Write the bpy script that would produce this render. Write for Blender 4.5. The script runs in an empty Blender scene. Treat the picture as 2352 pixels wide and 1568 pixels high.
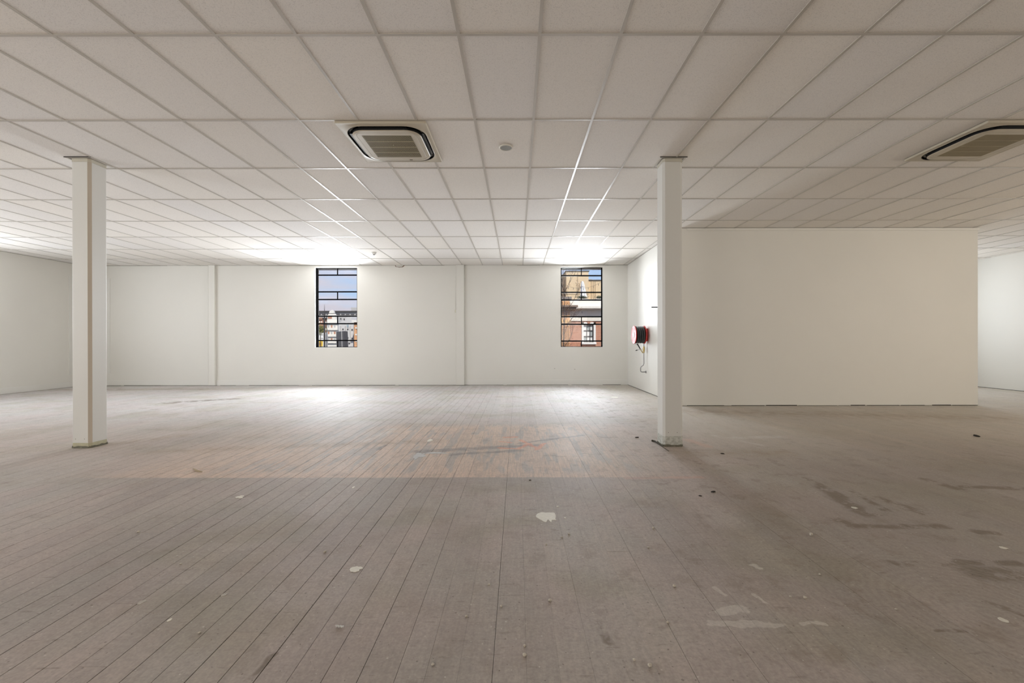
import bpy, bmesh, math, random
from mathutils import Vector
random.seed(7)
S = bpy.context.scene
COL = S.collection
PI = math.pi
F, CX, HZ = 963.8, 1188.2, 783.0          # focal length in pixels, centre of view
CAMZ, CEIL = 1.31, 3.573
XL, XR, YF, YB = -12.85, 12.97, -5.0, 12.5  # left wall, right wall, wall behind the camera, far wall

# ------------------------------------------------------------------ camera
cd = bpy.data.cameras.new('camera'); cam = bpy.data.objects.new('camera', cd); COL.objects.link(cam)
cam.location = (0, 0, CAMZ); cam.rotation_euler = (PI/2 - .001, .0016, 0)
cd.sensor_width = 36; cd.lens = F*36/2352; cd.shift_x = -12.2/2352; cd.clip_start = .02; cd.clip_end = 600
S.camera = cam; S.cycles.adaptive_threshold = .02; S.cycles.use_light_tree = False; S.cycles.caustics_reflective = False
S.view_settings.view_transform = 'Standard'; S.view_settings.look = 'None'
S.view_settings.exposure = 0.40; S.view_settings.gamma = 1; S.view_settings.use_curve_mapping = False

# ------------------------------------------------------------------ world, sun, daylight lamps in seen and added windows
W = bpy.data.worlds.new('sky'); S.world = W; W.use_nodes = True; W.cycles.sampling_method = 'NONE'
nt = W.node_tree; nt.nodes.clear()
def wn(t, **k):
    n = nt.nodes.new(t)
    for a, b in k.items(): setattr(n, a, b)
    return n
out = wn('ShaderNodeOutputWorld'); bg = wn('ShaderNodeBackground'); bg.inputs[1].default_value = .78
tc = wn('ShaderNodeTexCoord'); sp = wn('ShaderNodeSeparateXYZ'); nt.links.new(tc.outputs['Generated'], sp.inputs[0])
rp = wn('ShaderNodeValToRGB'); nt.links.new(sp.outputs[2], rp.inputs[0])
e = rp.color_ramp.elements; e[0].position = 0.0; e[0].color = (.62, .78, .93, 1); e[1].position = .45; e[1].color = (.22, .36, .72, 1)
m = e.new(.1); m.color = (.50, .68, .94, 1)
mp = wn('ShaderNodeMapping'); mp.inputs['Scale'].default_value = (3.0, 3.0, 15.0); mp.inputs['Location'].default_value = (1.7, 0.3, 1.1)
nt.links.new(tc.outputs['Generated'], mp.inputs[0])
cl = wn('ShaderNodeTexNoise'); cl.inputs['Scale'].default_value = 1.6; cl.inputs['Detail'].default_value = 6; nt.links.new(mp.outputs[0], cl.inputs[0])
cr = wn('ShaderNodeValToRGB'); cr.color_ramp.elements[0].position = .44; cr.color_ramp.elements[1].position = .62; nt.links.new(cl.outputs[0], cr.inputs[0])
mx = wn('ShaderNodeMixRGB'); nt.links.new(cr.outputs[0], mx.inputs[0]); nt.links.new(rp.outputs[0], mx.inputs[1]); mx.inputs[2].default_value = (.70, .66, .74, 1)
nt.links.new(mx.outputs[0], bg.inputs[0]); nt.links.new(bg.outputs[0], out.inputs[0])

sl = bpy.data.lights.new('sun', 'SUN'); sl.energy = 3.0; sl.angle = .009; sl.color = (1, .93, .82)
so = bpy.data.objects.new('sun', sl); COL.objects.link(so); so.rotation_euler = (math.radians(48), 0, math.radians(24))

def daylight(name, loc, direction, w, h, power, color, spread=math.pi):
    l = bpy.data.lights.new(name, 'AREA'); l.shape = 'RECTANGLE'; l.size = w; l.size_y = h; l.energy = power; l.color = color; l.spread = spread
    o = bpy.data.objects.new(name, l); COL.objects.link(o); o.location = loc
    o.rotation_euler = Vector(direction).to_track_quat('-Z', 'Y').to_euler()
    return o
COOL, WARM = (.92, .97, 1.03), (1.0, .91, .79)
# the two windows in view, one more of the same kind behind the partition block, and unseen side and rear ones, the right, rear and nearest left added as fill
daylight('window_daylight', (-5.40, 12.55, 2.32), (0, -1, 0), 1.2, 2.34, 125, COOL, 2.7)
daylight('window_daylight', (1.92, 12.55, 2.32), (-.38, -1, 0), 1.2, 2.34, 110, COOL, 2.35)
daylight('window_daylight', (11.0, 12.55, 2.32), (0, -1, 0), 1.2, 2.34, 50, COOL)
daylight('window_daylight', (-12.91, 8.6, 2.32), (1, 0, .5), 1.2, 2.34, 72, COOL)
daylight('window_daylight', (-12.91, 5.4, 2.32), (1, 0, .5), 1.2, 2.34, 75, COOL)
daylight('window_daylight', (-12.91, 2.0, 2.32), (1, 0, .6), 1.2, 2.34, 230, COOL)  # strong extra left window, added out of view to brighten the room
daylight('window_daylight', (13.03, 2.6, 2.32), (-1, 0, .55), 1.2, 2.34, 215, WARM)  # unseen right window, added to light the partition and ceiling
daylight('window_daylight', (-5.0, -5.06, 2.2), (0, 1, .5), 2.2, 2.2, 140, WARM)  # unseen rear windows, this and the next, added as warm fill
daylight('window_daylight', (4.0, -5.06, 2.2), (0, 1, .5), 2.2, 2.2, 35, WARM)

# ------------------------------------------------------------------ helpers
def tag(o, label=None, cat=None, group=None, kind=None):
    if label: o['label'] = label
    if cat: o['category'] = cat
    if group: o['group'] = group
    if kind: o['kind'] = kind
    return o
class MB:
    def __init__(s): s.v = []; s.f = []
    def box(s, x0, x1, y0, y1, z0, z1):
        b = len(s.v)
        s.v += [(x0,y0,z0),(x1,y0,z0),(x1,y1,z0),(x0,y1,z0),(x0,y0,z1),(x1,y0,z1),(x1,y1,z1),(x0,y1,z1)]
        s.f += [tuple(b+i for i in q) for q in ((0,3,2,1),(4,5,6,7),(0,1,5,4),(1,2,6,5),(2,3,7,6),(3,0,4,7))]
        return s
    def loft(s, loops, cap0=False, cap1=False, closed=False):
        b = len(s.v); n = len(loops[0])
        for l in loops: s.v += [tuple(p) for p in l]
        k = len(loops)
        for i in range(k if closed else k-1):
            for j in range(n):
                a, c = b+i*n, b+((i+1) % k)*n
                s.f.append((a+j, a+(j+1) % n, c+(j+1) % n, c+j))
        if cap0: s.f.append(tuple(b+j for j in reversed(range(n))))
        if cap1: s.f.append(tuple(b+(k-1)*n+j for j in range(n)))
        return s
    def tube(s, pts, r, n=10, caps=True):
        pts = [Vector(p) for p in pts]; rr = r if isinstance(r, (list, tuple)) else [r]*len(pts); loops = []; up = None
        for i, p in enumerate(pts):
            d = (pts[min(i+1, len(pts)-1)]-pts[max(i-1, 0)]).normalized()
            if up is None: up = Vector((0, 0, 1)) if abs(d.z) < .9 else Vector((1, 0, 0))
            u = (up-d*up.dot(d)).normalized(); w = d.cross(u); up = u
            loops.append([p+(u*math.cos(2*PI*j/n)+w*math.sin(2*PI*j/n))*rr[i] for j in range(n)])
        return s.loft(loops, caps, caps)
    def lathe(s, prof, c, axis='x', n=32):          # prof: (distance along axis, radius)
        loops = []
        for t, r in prof:
            L = []
            for j in range(n):
                a = 2*PI*j/n; q = (r*math.cos(a), r*math.sin(a))
                L.append((c[0]+t, c[1]+q[0], c[2]+q[1]) if axis == 'x' else (c[0]+q[0], c[1]+q[1], c[2]+t))
            loops.append(L)
        return s.loft(loops, True, True)
    def build(s, name, mat, parent=None, loc=None, smooth=False):
        me = bpy.data.meshes.new(name); me.from_pydata(s.v, [], s.f)
        bm = bmesh.new(); bm.from_mesh(me); bmesh.ops.recalc_face_normals(bm, faces=bm.faces); bm.to_mesh(me); bm.free()
        if smooth:
            for p in me.polygons: p.use_smooth = True
            me.set_sharp_from_angle(angle=.7)
        me.materials.append(mat)
        o = bpy.data.objects.new(name, me); COL.objects.link(o)
        if parent: o.parent = parent
        if loc: o.location = loc
        return o
def empty(name, loc=(0, 0, 0), **k):
    o = bpy.data.objects.new(name, None); COL.objects.link(o); o.location = loc; o.empty_display_size = .1
    return tag(o, **k)
def bevel(o, w=.004, seg=2):
    m = o.modifiers.new('bevel', 'BEVEL'); m.width = w; m.segments = seg; m.limit_method = 'ANGLE'; return o
def fl(px, py, z=0.0):                              # the floor point seen at a pixel of the photograph
    dy = py-(HZ-.0016*(px-CX)); d = F*(CAMZ-z)/dy
    return Vector(((px-CX)/F*d, d, z))

# ------------------------------------------------------------------ material helpers
class NT:
    def __init__(s, name):
        s.m = bpy.data.materials.new(name); s.m.use_nodes = True; s.t = s.m.node_tree; s.t.nodes.clear()
        s.o = s.n('ShaderNodeOutputMaterial'); s.b = s.n('ShaderNodeBsdfPrincipled'); s.l(s.b.outputs[0], s.o.inputs[0])
    def n(s, t, **k):
        n = s.t.nodes.new(t)
        for a, b in k.items(): setattr(n, a, b)
        return n
    def l(s, a, b): s.t.links.new(a, b)
    def put(s, i, v):
        if v is None: return
        if hasattr(v, 'is_output'): s.l(v, i)
        else:
            if hasattr(i.default_value, '__len__') and not hasattr(v, '__len__'): v = (v,)*len(i.default_value)
            if hasattr(v, '__len__') and len(i.default_value) == 4 and len(v) == 3: v = (*v, 1)
            i.default_value = v
    def ma(s, op, a, b=None, c=None, clamp=False):
        n = s.n('ShaderNodeMath', operation=op, use_clamp=clamp)
        for i, v in zip(n.inputs, (a, b, c)): s.put(i, v)
        return n.outputs[0]
    def mix(s, f, a, b, mode='MIX'):
        n = s.n('ShaderNodeMixRGB', blend_type=mode); s.put(n.inputs[0], f); s.put(n.inputs[1], a); s.put(n.inputs[2], b); return n.outputs[0]
    def noise(s, vec, scale, detail=3, rough=.5, stretch=None, col=False):
        if stretch:
            mp = s.n('ShaderNodeMapping'); mp.inputs['Scale'].default_value = stretch; s.l(vec, mp.inputs[0]); vec = mp.outputs[0]
        n = s.n('ShaderNodeTexNoise'); s.l(vec, n.inputs['Vector']); n.inputs['Scale'].default_value = scale
        n.inputs['Detail'].default_value = detail; n.inputs['Roughness'].default_value = rough
        return n.outputs[1 if col else 0]
    def sm(s, v, a, b):                              # smooth step from a to b
        n = s.n('ShaderNodeMapRange', interpolation_type='SMOOTHSTEP'); s.put(n.inputs[0], v); s.put(n.inputs[1], a); s.put(n.inputs[2], b)
        return n.outputs[0]
    def bump(s, h, strength=.3, dist=.002):
        n = s.n('ShaderNodeBump'); n.inputs['Strength'].default_value = strength; n.inputs['Distance'].default_value = dist
        s.l(h, n.inputs['Height']); s.l(n.outputs[0], s.b.inputs['Normal'])
    def done(s, color=None, rough=.6, metal=0, spec=None):
        s.put(s.b.inputs['Base Color'], color); s.put(s.b.inputs['Roughness'], rough); s.b.inputs['Metallic'].default_value = metal
        if spec is not None: s.b.inputs['Specular IOR Level'].default_value = spec
        return s.m
def plain(name, color, rough=.6, metal=0, spec=None, vary=.06, scale=9):
    t = NT(name); g = t.n('ShaderNodeTexCoord').outputs['Object']
    v = t.ma('MULTIPLY_ADD', t.noise(g, scale, 1), vary*2, 1-vary)
    return t.done(t.mix(1, (*color, 1), v, 'MULTIPLY'), rough, metal, spec)

# painted plaster: faint roller mottling
def paint(name, color, rough=.55):
    t = NT(name); p = t.n('ShaderNodeNewGeometry').outputs['Position']
    big = t.ma('MULTIPLY_ADD', t.noise(p, .9, 2), .05, .975)
    c = t.mix(1, (*color, 1), big, 'MULTIPLY')
    return t.done(c, rough)
M_WALL = paint('wall_paint', (.80, .785, .735))
M_BASE = paint('baseboard_paint', (.80, .79, .75), .4)
M_COL = paint('column_paint', (.72, .715, .68), .4)
M_BEAD = paint('corner_bead_paint', (.56, .50, .42), .5)
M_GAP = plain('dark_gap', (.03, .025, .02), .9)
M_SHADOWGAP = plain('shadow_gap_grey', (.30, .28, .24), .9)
M_BLACK = plain('black_window_steel', (.004, .004, .005), .6, spec=.08)
M_SUB = plain('subfloor_dark', (.025, .02, .016), .95)
M_RAIL = plain('ceiling_rail_enamel', (.55, .515, .465), .30, vary=.02)
M_PLASTIC = plain('aged_cream_plastic', (.56, .505, .40), .45, vary=.05, scale=3)
M_SLOT = plain('air_slot_black', (.006, .006, .006), .5)
M_VANE = plain('black_vane', (.012, .012, .012), .25)
M_FILTER = plain('dark_filter', (.03, .022, .012), .9)
M_SLAT = plain('yellowed_grille', (.42, .35, .22), .5)

# mineral-fibre tile: pits and tile-to-tile tint from the per-tile attribute
t = NT('ceiling_tile_fibre'); p = t.n('ShaderNodeNewGeometry').outputs['Position']
at = t.n('ShaderNodeAttribute', attribute_name='tint').outputs['Color']
pit = t.sm(t.noise(p, 165, 1, .7), .32, .45)
c = t.mix(1, (.89, .855, .81, 1), at, 'MULTIPLY')
c = t.mix(1, c, t.ma('MULTIPLY_ADD', pit, .17, .83), 'MULTIPLY')
M_TILE = t.done(c, .9, spec=.2)

# --- node group: soft-edged painted line between two floor points
g = bpy.data.node_groups.new('floor_line', 'ShaderNodeTree')
for nm, ty in (('P', 'NodeSocketVector'), ('A', 'NodeSocketVector'), ('B', 'NodeSocketVector'), ('W', 'NodeSocketFloat')):
    g.interface.new_socket(nm, in_out='INPUT', socket_type=ty)
g.interface.new_socket('Mask', in_out='OUTPUT', socket_type='NodeSocketFloat')
gi = g.nodes.new('NodeGroupInput'); go = g.nodes.new('NodeGroupOutput')
def gv(op, a, b):
    n = g.nodes.new('ShaderNodeVectorMath'); n.operation = op; g.links.new(a, n.inputs[0])
    g.links.new(b, n.inputs[3 if op == 'SCALE' else 1]); return n
def gm(op, a, b, c=None, cl=False):
    n = g.nodes.new('ShaderNodeMath'); n.operation = op; n.use_clamp = cl
    for i, v in enumerate((a, b)):
        if hasattr(v, 'is_output'): g.links.new(v, n.inputs[i])
        else: n.inputs[i].default_value = v
    return n.outputs[0]
pa = gv('SUBTRACT', gi.outputs[0], gi.outputs[1]).outputs[0]; ba = gv('SUBTRACT', gi.outputs[2], gi.outputs[1]).outputs[0]
h = gm('DIVIDE', gv('DOT_PRODUCT', pa, ba).outputs['Value'], gv('DOT_PRODUCT', ba, ba).outputs['Value'], cl=True)
q = gv('SCALE', ba, h).outputs[0]
ln = g.nodes.new('ShaderNodeVectorMath'); ln.operation = 'DISTANCE'; g.links.new(pa, ln.inputs[0]); g.links.new(q, ln.inputs[1])
g.links.new(gm('SUBTRACT', 1.0, gm('DIVIDE', ln.outputs['Value'], gi.outputs[3]), cl=True), go.inputs[0])

# --- the worn timber floor
t = NT('worn_painted_floorboards'); geo = t.n('ShaderNodeNewGeometry'); P = geo.outputs['Position']
sx = t.n('ShaderNodeSeparateXYZ'); t.l(P, sx.inputs[0]); X, Y = sx.outputs[0], sx.outputs[1]
fp = t.n('ShaderNodeCombineXYZ'); t.l(X, fp.inputs[0]); t.l(Y, fp.inputs[1])          # flat position
at = t.n('ShaderNodeAttribute', attribute_name='tint').outputs['Color']
wob = t.n('ShaderNodeVectorMath', operation='SCALE'); wob.inputs[3].default_value = .06
wn1 = t.n('ShaderNodeVectorMath', operation='SUBTRACT'); t.l(t.noise(fp.outputs[0], 9, 1, .7, col=True), wn1.inputs[0]); wn1.inputs[1].default_value = (.5, .5, .5)
t.l(wn1.outputs[0], wob.inputs[0])
wp = t.n('ShaderNodeVectorMath', operation='ADD'); t.l(fp.outputs[0], wp.inputs[0]); t.l(wob.outputs[0], wp.inputs[1])
wf = t.n('ShaderNodeVectorMath', operation='MULTIPLY'); t.l(wp.outputs[0], wf.inputs[0]); wf.inputs[1].default_value = (1, 1, 0)
FPW = wf.outputs[0]
def line(a, b, w):
    n = t.n('ShaderNodeGroup'); n.node_tree = g; t.l(FPW, n.inputs[0]); n.inputs[1].default_value = (a[0], a[1], 0); n.inputs[2].default_value = (b[0], b[1], 0); n.inputs[3].default_value = w
    return n.outputs[0]
def lines(specs):
    acc = None
    for a, b, w in specs:
        m_ = line(fl(*a), fl(*b), w); acc = m_ if acc is None else t.ma('MAXIMUM', acc, m_)
    return acc
big = t.noise(P, .55, 1, .55); mid = t.noise(P, 2.3, 2, .6, (1, .55, 1)); grain = t.noise(P, 9, 2, .7, (6, .45, 1)); cross = t.noise(P, 10, 2, .65, (.6, 4, 1))
fine = t.noise(P, 75, 1, .7); blot = t.noise(P, 5.5, 4, .7)
col = t.mix(t.sm(big, .35, .65), (.335, .293, .258, 1), (.395, .350, .308, 1))
col = t.mix(t.ma('MULTIPLY', t.sm(mid, .42, .68), .5), col, (.43, .375, .33, 1))
col = t.mix(t.ma('MULTIPLY', t.sm(Y, 5.2, 8.6), t.ma('MULTIPLY_ADD', t.sm(X, 2.4, 4.5), -.3, .85)), col, (.62, .605, .59, 1))      # far end lightened in the colour for light reflected off the boards
col = t.mix(t.sm(t.noise(P, 1.35, 2, .6), .38, .62), col, t.mix(1, col, (1.03, .985, 1.0, 1), 'MULTIPLY')); col = t.mix(t.sm(t.noise(P, .9, 2, .6, (1, 1.4, 1)), .5, .64), col, t.mix(1, col, (.90, .90, .84, 1), 'MULTIPLY'))
# bare peach timber where a floor covering was
edge = t.ma('MULTIPLY_ADD', cross, .05, -.025); ye = t.ma('ADD', Y, edge)
m1 = t.ma('MULTIPLY', t.sm(ye, 4.02, 4.05), t.ma('SUBTRACT', 1, t.sm(ye, 6.3, 6.75)))
m1 = t.ma('MULTIPLY', m1, t.ma('MULTIPLY', t.sm(X, -4.6, -3.2), t.ma('SUBTRACT', 1, t.sm(X, .3, 2.1))))
lf = t.ma('MULTIPLY', t.ma('SUBTRACT', 1, t.sm(X, -2.3, -1.6)), t.sm(ye, 5.0, 5.6)); m1 = t.ma('MULTIPLY', m1, t.ma('SUBTRACT', 1, t.ma('MULTIPLY', lf, .75)))
peach = t.ma('MULTIPLY', m1, t.ma('MULTIPLY_ADD', t.sm(grain, .3, .65), .45, .50))
col = t.mix(peach, col, (.60, .455, .36, 1))
m2 = t.ma('MULTIPLY', t.sm(ye, 4.02, 4.6), t.ma('MULTIPLY', t.ma('SUBTRACT', 1, t.sm(Y, 5.5, 7.5)), t.sm(X, -9, -5)))
col = t.mix(t.ma('MULTIPLY', m2, .25), col, (.52, .44, .37, 1))
streak = t.ma('MULTIPLY', t.sm(t.noise(P, 2.4, 2, .6, (3.2, .55, 1)), .50, .60), t.sm(ye, 4.05, 4.3))
streak = t.ma('MULTIPLY', streak, t.ma('MULTIPLY', t.ma('SUBTRACT', 1, t.sm(Y, 6.4, 6.9)), t.ma('MULTIPLY', t.sm(X, -3.6, -2.6), t.ma('SUBTRACT', 1, t.sm(X, .9, 1.6)))))
col = t.mix(t.ma('MULTIPLY', streak, .62), col, (.36, .345, .33, 1))
# dirt: brown patches, heavier to the right and round the columns
mott = t.noise(P, 26, 2, .75); col = t.mix(1, col, t.ma('MULTIPLY_ADD', mott, .36, .82), 'MULTIPLY')
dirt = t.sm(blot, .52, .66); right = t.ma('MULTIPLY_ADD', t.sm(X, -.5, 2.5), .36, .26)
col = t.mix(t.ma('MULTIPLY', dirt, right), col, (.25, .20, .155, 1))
sk = t.sm(cross, .63, .72); col = t.mix(t.ma('MULTIPLY', sk, .42), col, (.20, .165, .13, 1))
col = t.mix(t.ma('MULTIPLY', t.ma('MULTIPLY', t.sm(X, 1.2, 3.5), t.ma('SUBTRACT', 1, t.sm(Y, 4, 7))), .5), col, (.29, .25, .205, 1))  # near right boards toned darker brown overall
col = t.mix(t.ma('MULTIPLY', t.ma('MULTIPLY', t.sm(X, 1.5, 3), t.sm(Y, 4.2, 6.5)), .6), col, (.56, .51, .43, 1))  # paler tan standing for the light on the far right boards
tan = lines([((300, 1040), (1000, 1012), .16), ((230, 1022), (420, 1000), .2), ((1560, 1040), (1800, 1040), .22), ((60, 895), (480, 893), .35), ((1600, 945), (2300, 960), .45)])
col = t.mix(t.ma('MULTIPLY', t.ma('MULTIPLY', tan, t.sm(blot, .3, .6)), .55), col, (.33, .25, .17, 1))
# particular dark stains (outlines of removed fittings) and scuffs
st = lines([((1890, 1120), (1985, 1180), .10), ((1985, 1181), (2050, 1181), .05), ((1960, 1130), (2050, 1180), .05), ((2020, 1145), (2120, 1178), .08), ((1855, 1100), (1935, 1140), .06),
            ((1915, 1190), (1960, 1208), .06), ((1955, 1209), (2170, 1209), .055), ((2130, 1102), (2200, 1122), .09), ((2190, 1118), (2352, 1121), .06),
            ((2060, 1295), (2330, 1292), .05), ((2240, 1315), (2340, 1322), .12), ((2245, 1222), (2280, 1224), .05), ((2270, 1385), (2352, 1412), .03), ((2150, 1450), (2215, 1449), .014),
            ((1375, 1430), (1395, 1475), .03), ((1270, 1216), (1308, 1216), .012), ((630, 1500), (560, 1568), .02), ((385, 925), (545, 915), .22)])
col = t.mix(t.ma('MULTIPLY', t.ma('MULTIPLY', t.sm(st, .0, .7), t.sm(t.ma('ADD', blot, t.ma('MULTIPLY_ADD', mott, .3, -.15)), .40, .54)), .66), col, (.145, .11, .075, 1))
sc = lines([((960, 1037), (1230, 1022), .13), ((1040, 1043), (1200, 1034), .09), ((1190, 1018), (1340, 999), .05), ((868, 1033), (885, 1022), .05)])
col = t.mix(t.ma('MULTIPLY', t.sm(t.ma('MULTIPLY', sc, t.ma('MULTIPLY_ADD', cross, 2.2, -.3)), .1, .75), .6), col, (.17, .165, .16, 1))
og = lines([((1158, 1004), (1185, 1003), .045), ((1145, 1028), (1190, 1031), .045), ((1190, 1031), (1215, 1018), .045), ((1195, 1010), (1235, 1030), .045), ((1250, 1018), (1232, 1032), .045), ((1150, 1014), (1172, 1016), .04)])
col = t.mix(t.ma('MULTIPLY', t.sm(t.ma('MULTIPLY', og, t.ma('MULTIPLY_ADD', blot, 1.2, .4)), .15, .6), .55), col, (.70, .28, .16, 1))
pk = lines([((1580, 1010), (1625, 1025), .1), ((1440, 1098), (1610, 1096), .05)])
col = t.mix(t.ma('MULTIPLY', pk, .4), col, (.60, .34, .25, 1))
wh = lines([((860, 1005), (900, 985), .10), ((795, 1028), (870, 1000), .06), ((1670, 1005), (1790, 1003), .12), ((1640, 1000), (1750, 1022), .07)])
ps = lines([((1650, 1402), (1708, 1401), .055), ((1635, 1433), (1800, 1434), .045), ((1640, 1348), (1668, 1368), .035), ((1735, 1368), (1760, 1385), .03), ((1730, 1298), (1748, 1306), .035), ((1840, 1432), (1890, 1436), .03)])
col = t.mix(t.ma('MULTIPLY', t.sm(t.ma('MULTIPLY', ps, t.ma('ADD', blot, t.ma('MULTIPLY_ADD', mott, .5, -.2))), .24, .36), .55), col, (.62, .58, .52, 1))
col = t.mix(t.ma('MULTIPLY', t.ma('MULTIPLY', wh, t.sm(blot, .35, .6)), .6), col, (.62, .60, .56, 1))
# sanding swirls, low right
for cx_, cy_, rr_ in ((2.25, 2.0, 1.0), (.75, 1.75, .8)):
    dv = t.n('ShaderNodeVectorMath', operation='DISTANCE'); t.l(FPW, dv.inputs[0]); dv.inputs[1].default_value = (cx_, cy_, 0)
    ring = t.ma('MULTIPLY_ADD', t.ma('SINE', t.ma('MULTIPLY', dv.outputs['Value'], 150)), .5, .5)
    col = t.mix(t.ma('MULTIPLY', t.ma('MULTIPLY', ring, t.ma('SUBTRACT', 1, t.sm(dv.outputs['Value'], rr_*.3, rr_))), .10), col, (.62, .57, .50, 1))
# grain, per-board tint, fine speckle
col = t.mix(1, col, t.ma('MULTIPLY_ADD', grain, .26, .87), 'MULTIPLY')
col = t.mix(1, col, t.ma('MULTIPLY_ADD', fine, .40, .80), 'MULTIPLY')
col = t.mix(.8, col, at, 'MULTIPLY')
# nail holes on the joist lines, two to a board
ly = t.ma('ABSOLUTE', t.ma('SUBTRACT', t.ma('FRACT', t.ma('DIVIDE', t.ma('ADD', Y, t.ma('MULTIPLY_ADD', mid, .08, -.04)), .45)), .5))
lx = t.ma('ABSOLUTE', t.ma('SUBTRACT', t.ma('FRACT', t.ma('DIVIDE', t.ma('ADD', X, t.ma('MULTIPLY_ADD', big, .05, -.025)), .0665)), .5))
nd = t.ma('SQRT', t.ma('ADD', t.ma('POWER', t.ma('MULTIPLY', ly, .45), 2), t.ma('POWER', t.ma('MULTIPLY', lx, .0665), 2)))
nail = t.ma('MULTIPLY', t.ma('SUBTRACT', 1, t.sm(nd, .0014, .0026)), t.sm(blot, .52, .60))
sn = t.noise(P, 62, 0, .5); sp2 = t.ma('MULTIPLY', t.sm(sn, .80, .82), .6)
dark = t.ma('MAXIMUM', nail, sp2)
col = t.mix(t.ma('MULTIPLY', dark, .8), col, (.07, .055, .04, 1))
chips = t.ma('SUBTRACT', 1, t.sm(sn, .165, .18)); col = t.mix(t.ma('MULTIPLY', chips, .5), col, (.66, .63, .58, 1))
t.bump(fine, .3, .002)
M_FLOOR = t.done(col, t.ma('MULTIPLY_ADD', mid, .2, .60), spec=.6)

def struct(name, mb, mat, **k): return tag(mb.build(name, mat, **k), kind='structure')

# ------------------------------------------------------------------ room shell
TH = .25
WINS = {'window_1': (-6.025, -4.769), 'window_2': (1.297, 2.550), 'window_3': (10.38, 11.62)}
WZ0, WZ1 = 1.125, 3.505
def holed(mb, a0, a1, holes, z0, z1, put):
    c_ = a0
    for h0, h1 in sorted(holes):
        put(mb, c_, h0, z0, z1); put(mb, h0, h1, z0, WZ0); put(mb, h0, h1, WZ1, z1); c_ = h1
    put(mb, c_, a1, z0, z1)
wb = MB(); holed(wb, XL-TH, XR+TH, WINS.values(), -.05, CEIL+.10, lambda m_, a, b, z0, z1: m_.box(a, b, YB, YB+TH, z0, z1))
wall_back = struct('wall_back', wb, M_WALL)
wl = MB(); LW = [(1.4, 2.6), (4.8, 6.0), (8.0, 9.2)]  # unseen openings; the first is added to carry a fill lamp
holed(wl, YF-TH, YB, LW, -.05, CEIL+.10, lambda m_, a, b, z0, z1: m_.box(XL-TH, XL, a, b, z0, z1)); wall_left = struct('wall_left', wl, M_WALL)
wr = MB(); holed(wr, YF-TH, YB, [(2.0, 3.2)], -.05, CEIL+.10, lambda m_, a, b, z0, z1: m_.box(XR, XR+TH, a, b, z0, z1)); wall_right = struct('wall_right', wr, M_WALL)  # opening added out of view to carry a fill lamp
wf_ = MB(); FW = [(x_-1.1, x_+1.1) for x_ in (-5.0, 4.0)]  # rear openings added behind the camera for the fill lamps
holed(wf_, XL, XR, FW, -.05, CEIL+.10, lambda m_, a, b, z0, z1: m_.box(a, b, YF-TH, YF, z0, z1)); wall_front = struct('wall_front', wf_, M_WALL)
# the closed-off block: its left side carries the hose reel, its front is the plain partition
BX0, BX1, BY = 3.29, 9.262, 8.44
wall_partition = struct('wall_partition', MB().box(BX0+.12, BX1, BY, BY+.12, .006, CEIL-.002), M_WALL)
struct('wall_right_of_windows', MB().box(BX0, BX0+.12, BY, YB-.001, .006, CEIL-.002), M_WALL)
struct('wall_block_right', MB().box(BX1-.12, BX1, BY+.12, YB-.001, .006, CEIL-.002), M_WALL)
struct('trim_1', MB().box(BX0+.12, BX1+.022, BY-.02, BY, CEIL-.052, CEIL-.004), M_WALL)
# thin dark strips standing for shade in the gaps at the ceiling line and under the walls
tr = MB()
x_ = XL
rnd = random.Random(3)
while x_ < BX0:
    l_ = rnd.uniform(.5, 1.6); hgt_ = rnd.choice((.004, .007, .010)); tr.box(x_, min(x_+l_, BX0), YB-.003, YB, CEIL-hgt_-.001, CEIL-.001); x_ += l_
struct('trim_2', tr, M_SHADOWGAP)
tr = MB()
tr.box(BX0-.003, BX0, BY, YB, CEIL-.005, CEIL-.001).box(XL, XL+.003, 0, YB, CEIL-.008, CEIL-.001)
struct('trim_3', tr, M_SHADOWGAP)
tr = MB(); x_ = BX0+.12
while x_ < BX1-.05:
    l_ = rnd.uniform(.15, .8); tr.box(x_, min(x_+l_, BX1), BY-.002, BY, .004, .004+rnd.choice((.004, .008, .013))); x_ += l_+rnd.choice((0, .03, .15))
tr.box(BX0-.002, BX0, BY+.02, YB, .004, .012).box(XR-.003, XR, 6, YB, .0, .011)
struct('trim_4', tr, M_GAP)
# baseboards
PIL = ((-9.150, -8.965), (-1.812, -1.578))
def base_strip(mb, x0, x1, y1=YB): mb.box(x0, x1, y1-.018, y1, .010, .150); mb.box(x0, x1, y1-.013, y1, .150, .158)
bb = MB(); base_strip(bb, XL+.018, PIL[0][0]); base_strip(bb, PIL[0][1], PIL[1][0]); base_strip(bb, PIL[1][1], BX0)
bb_o = struct('baseboard_back', bb, M_BASE)
bl = MB().box(XL, XL+.018, YF, YB, .010, .150).box(XL, XL+.013, YF, YB, .150, .158); struct('baseboard_left', bl, M_BASE)
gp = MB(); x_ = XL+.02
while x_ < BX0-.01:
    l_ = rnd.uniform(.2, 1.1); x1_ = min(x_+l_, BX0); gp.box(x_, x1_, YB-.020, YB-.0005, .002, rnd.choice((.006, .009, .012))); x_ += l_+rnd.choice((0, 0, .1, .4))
struct('trim_5', gp, M_GAP)  # dark strips standing for shade under the baseboard
# shallow pilasters on the far wall
for i, (a, b) in enumerate(PIL):
    struct('trim_%d' % (6+i), MB().box(a, b, YB-.07, YB, .012, CEIL-.002).box(a-.004, a, YB-.075, YB, .012, CEIL-.002), M_WALL)
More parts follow.
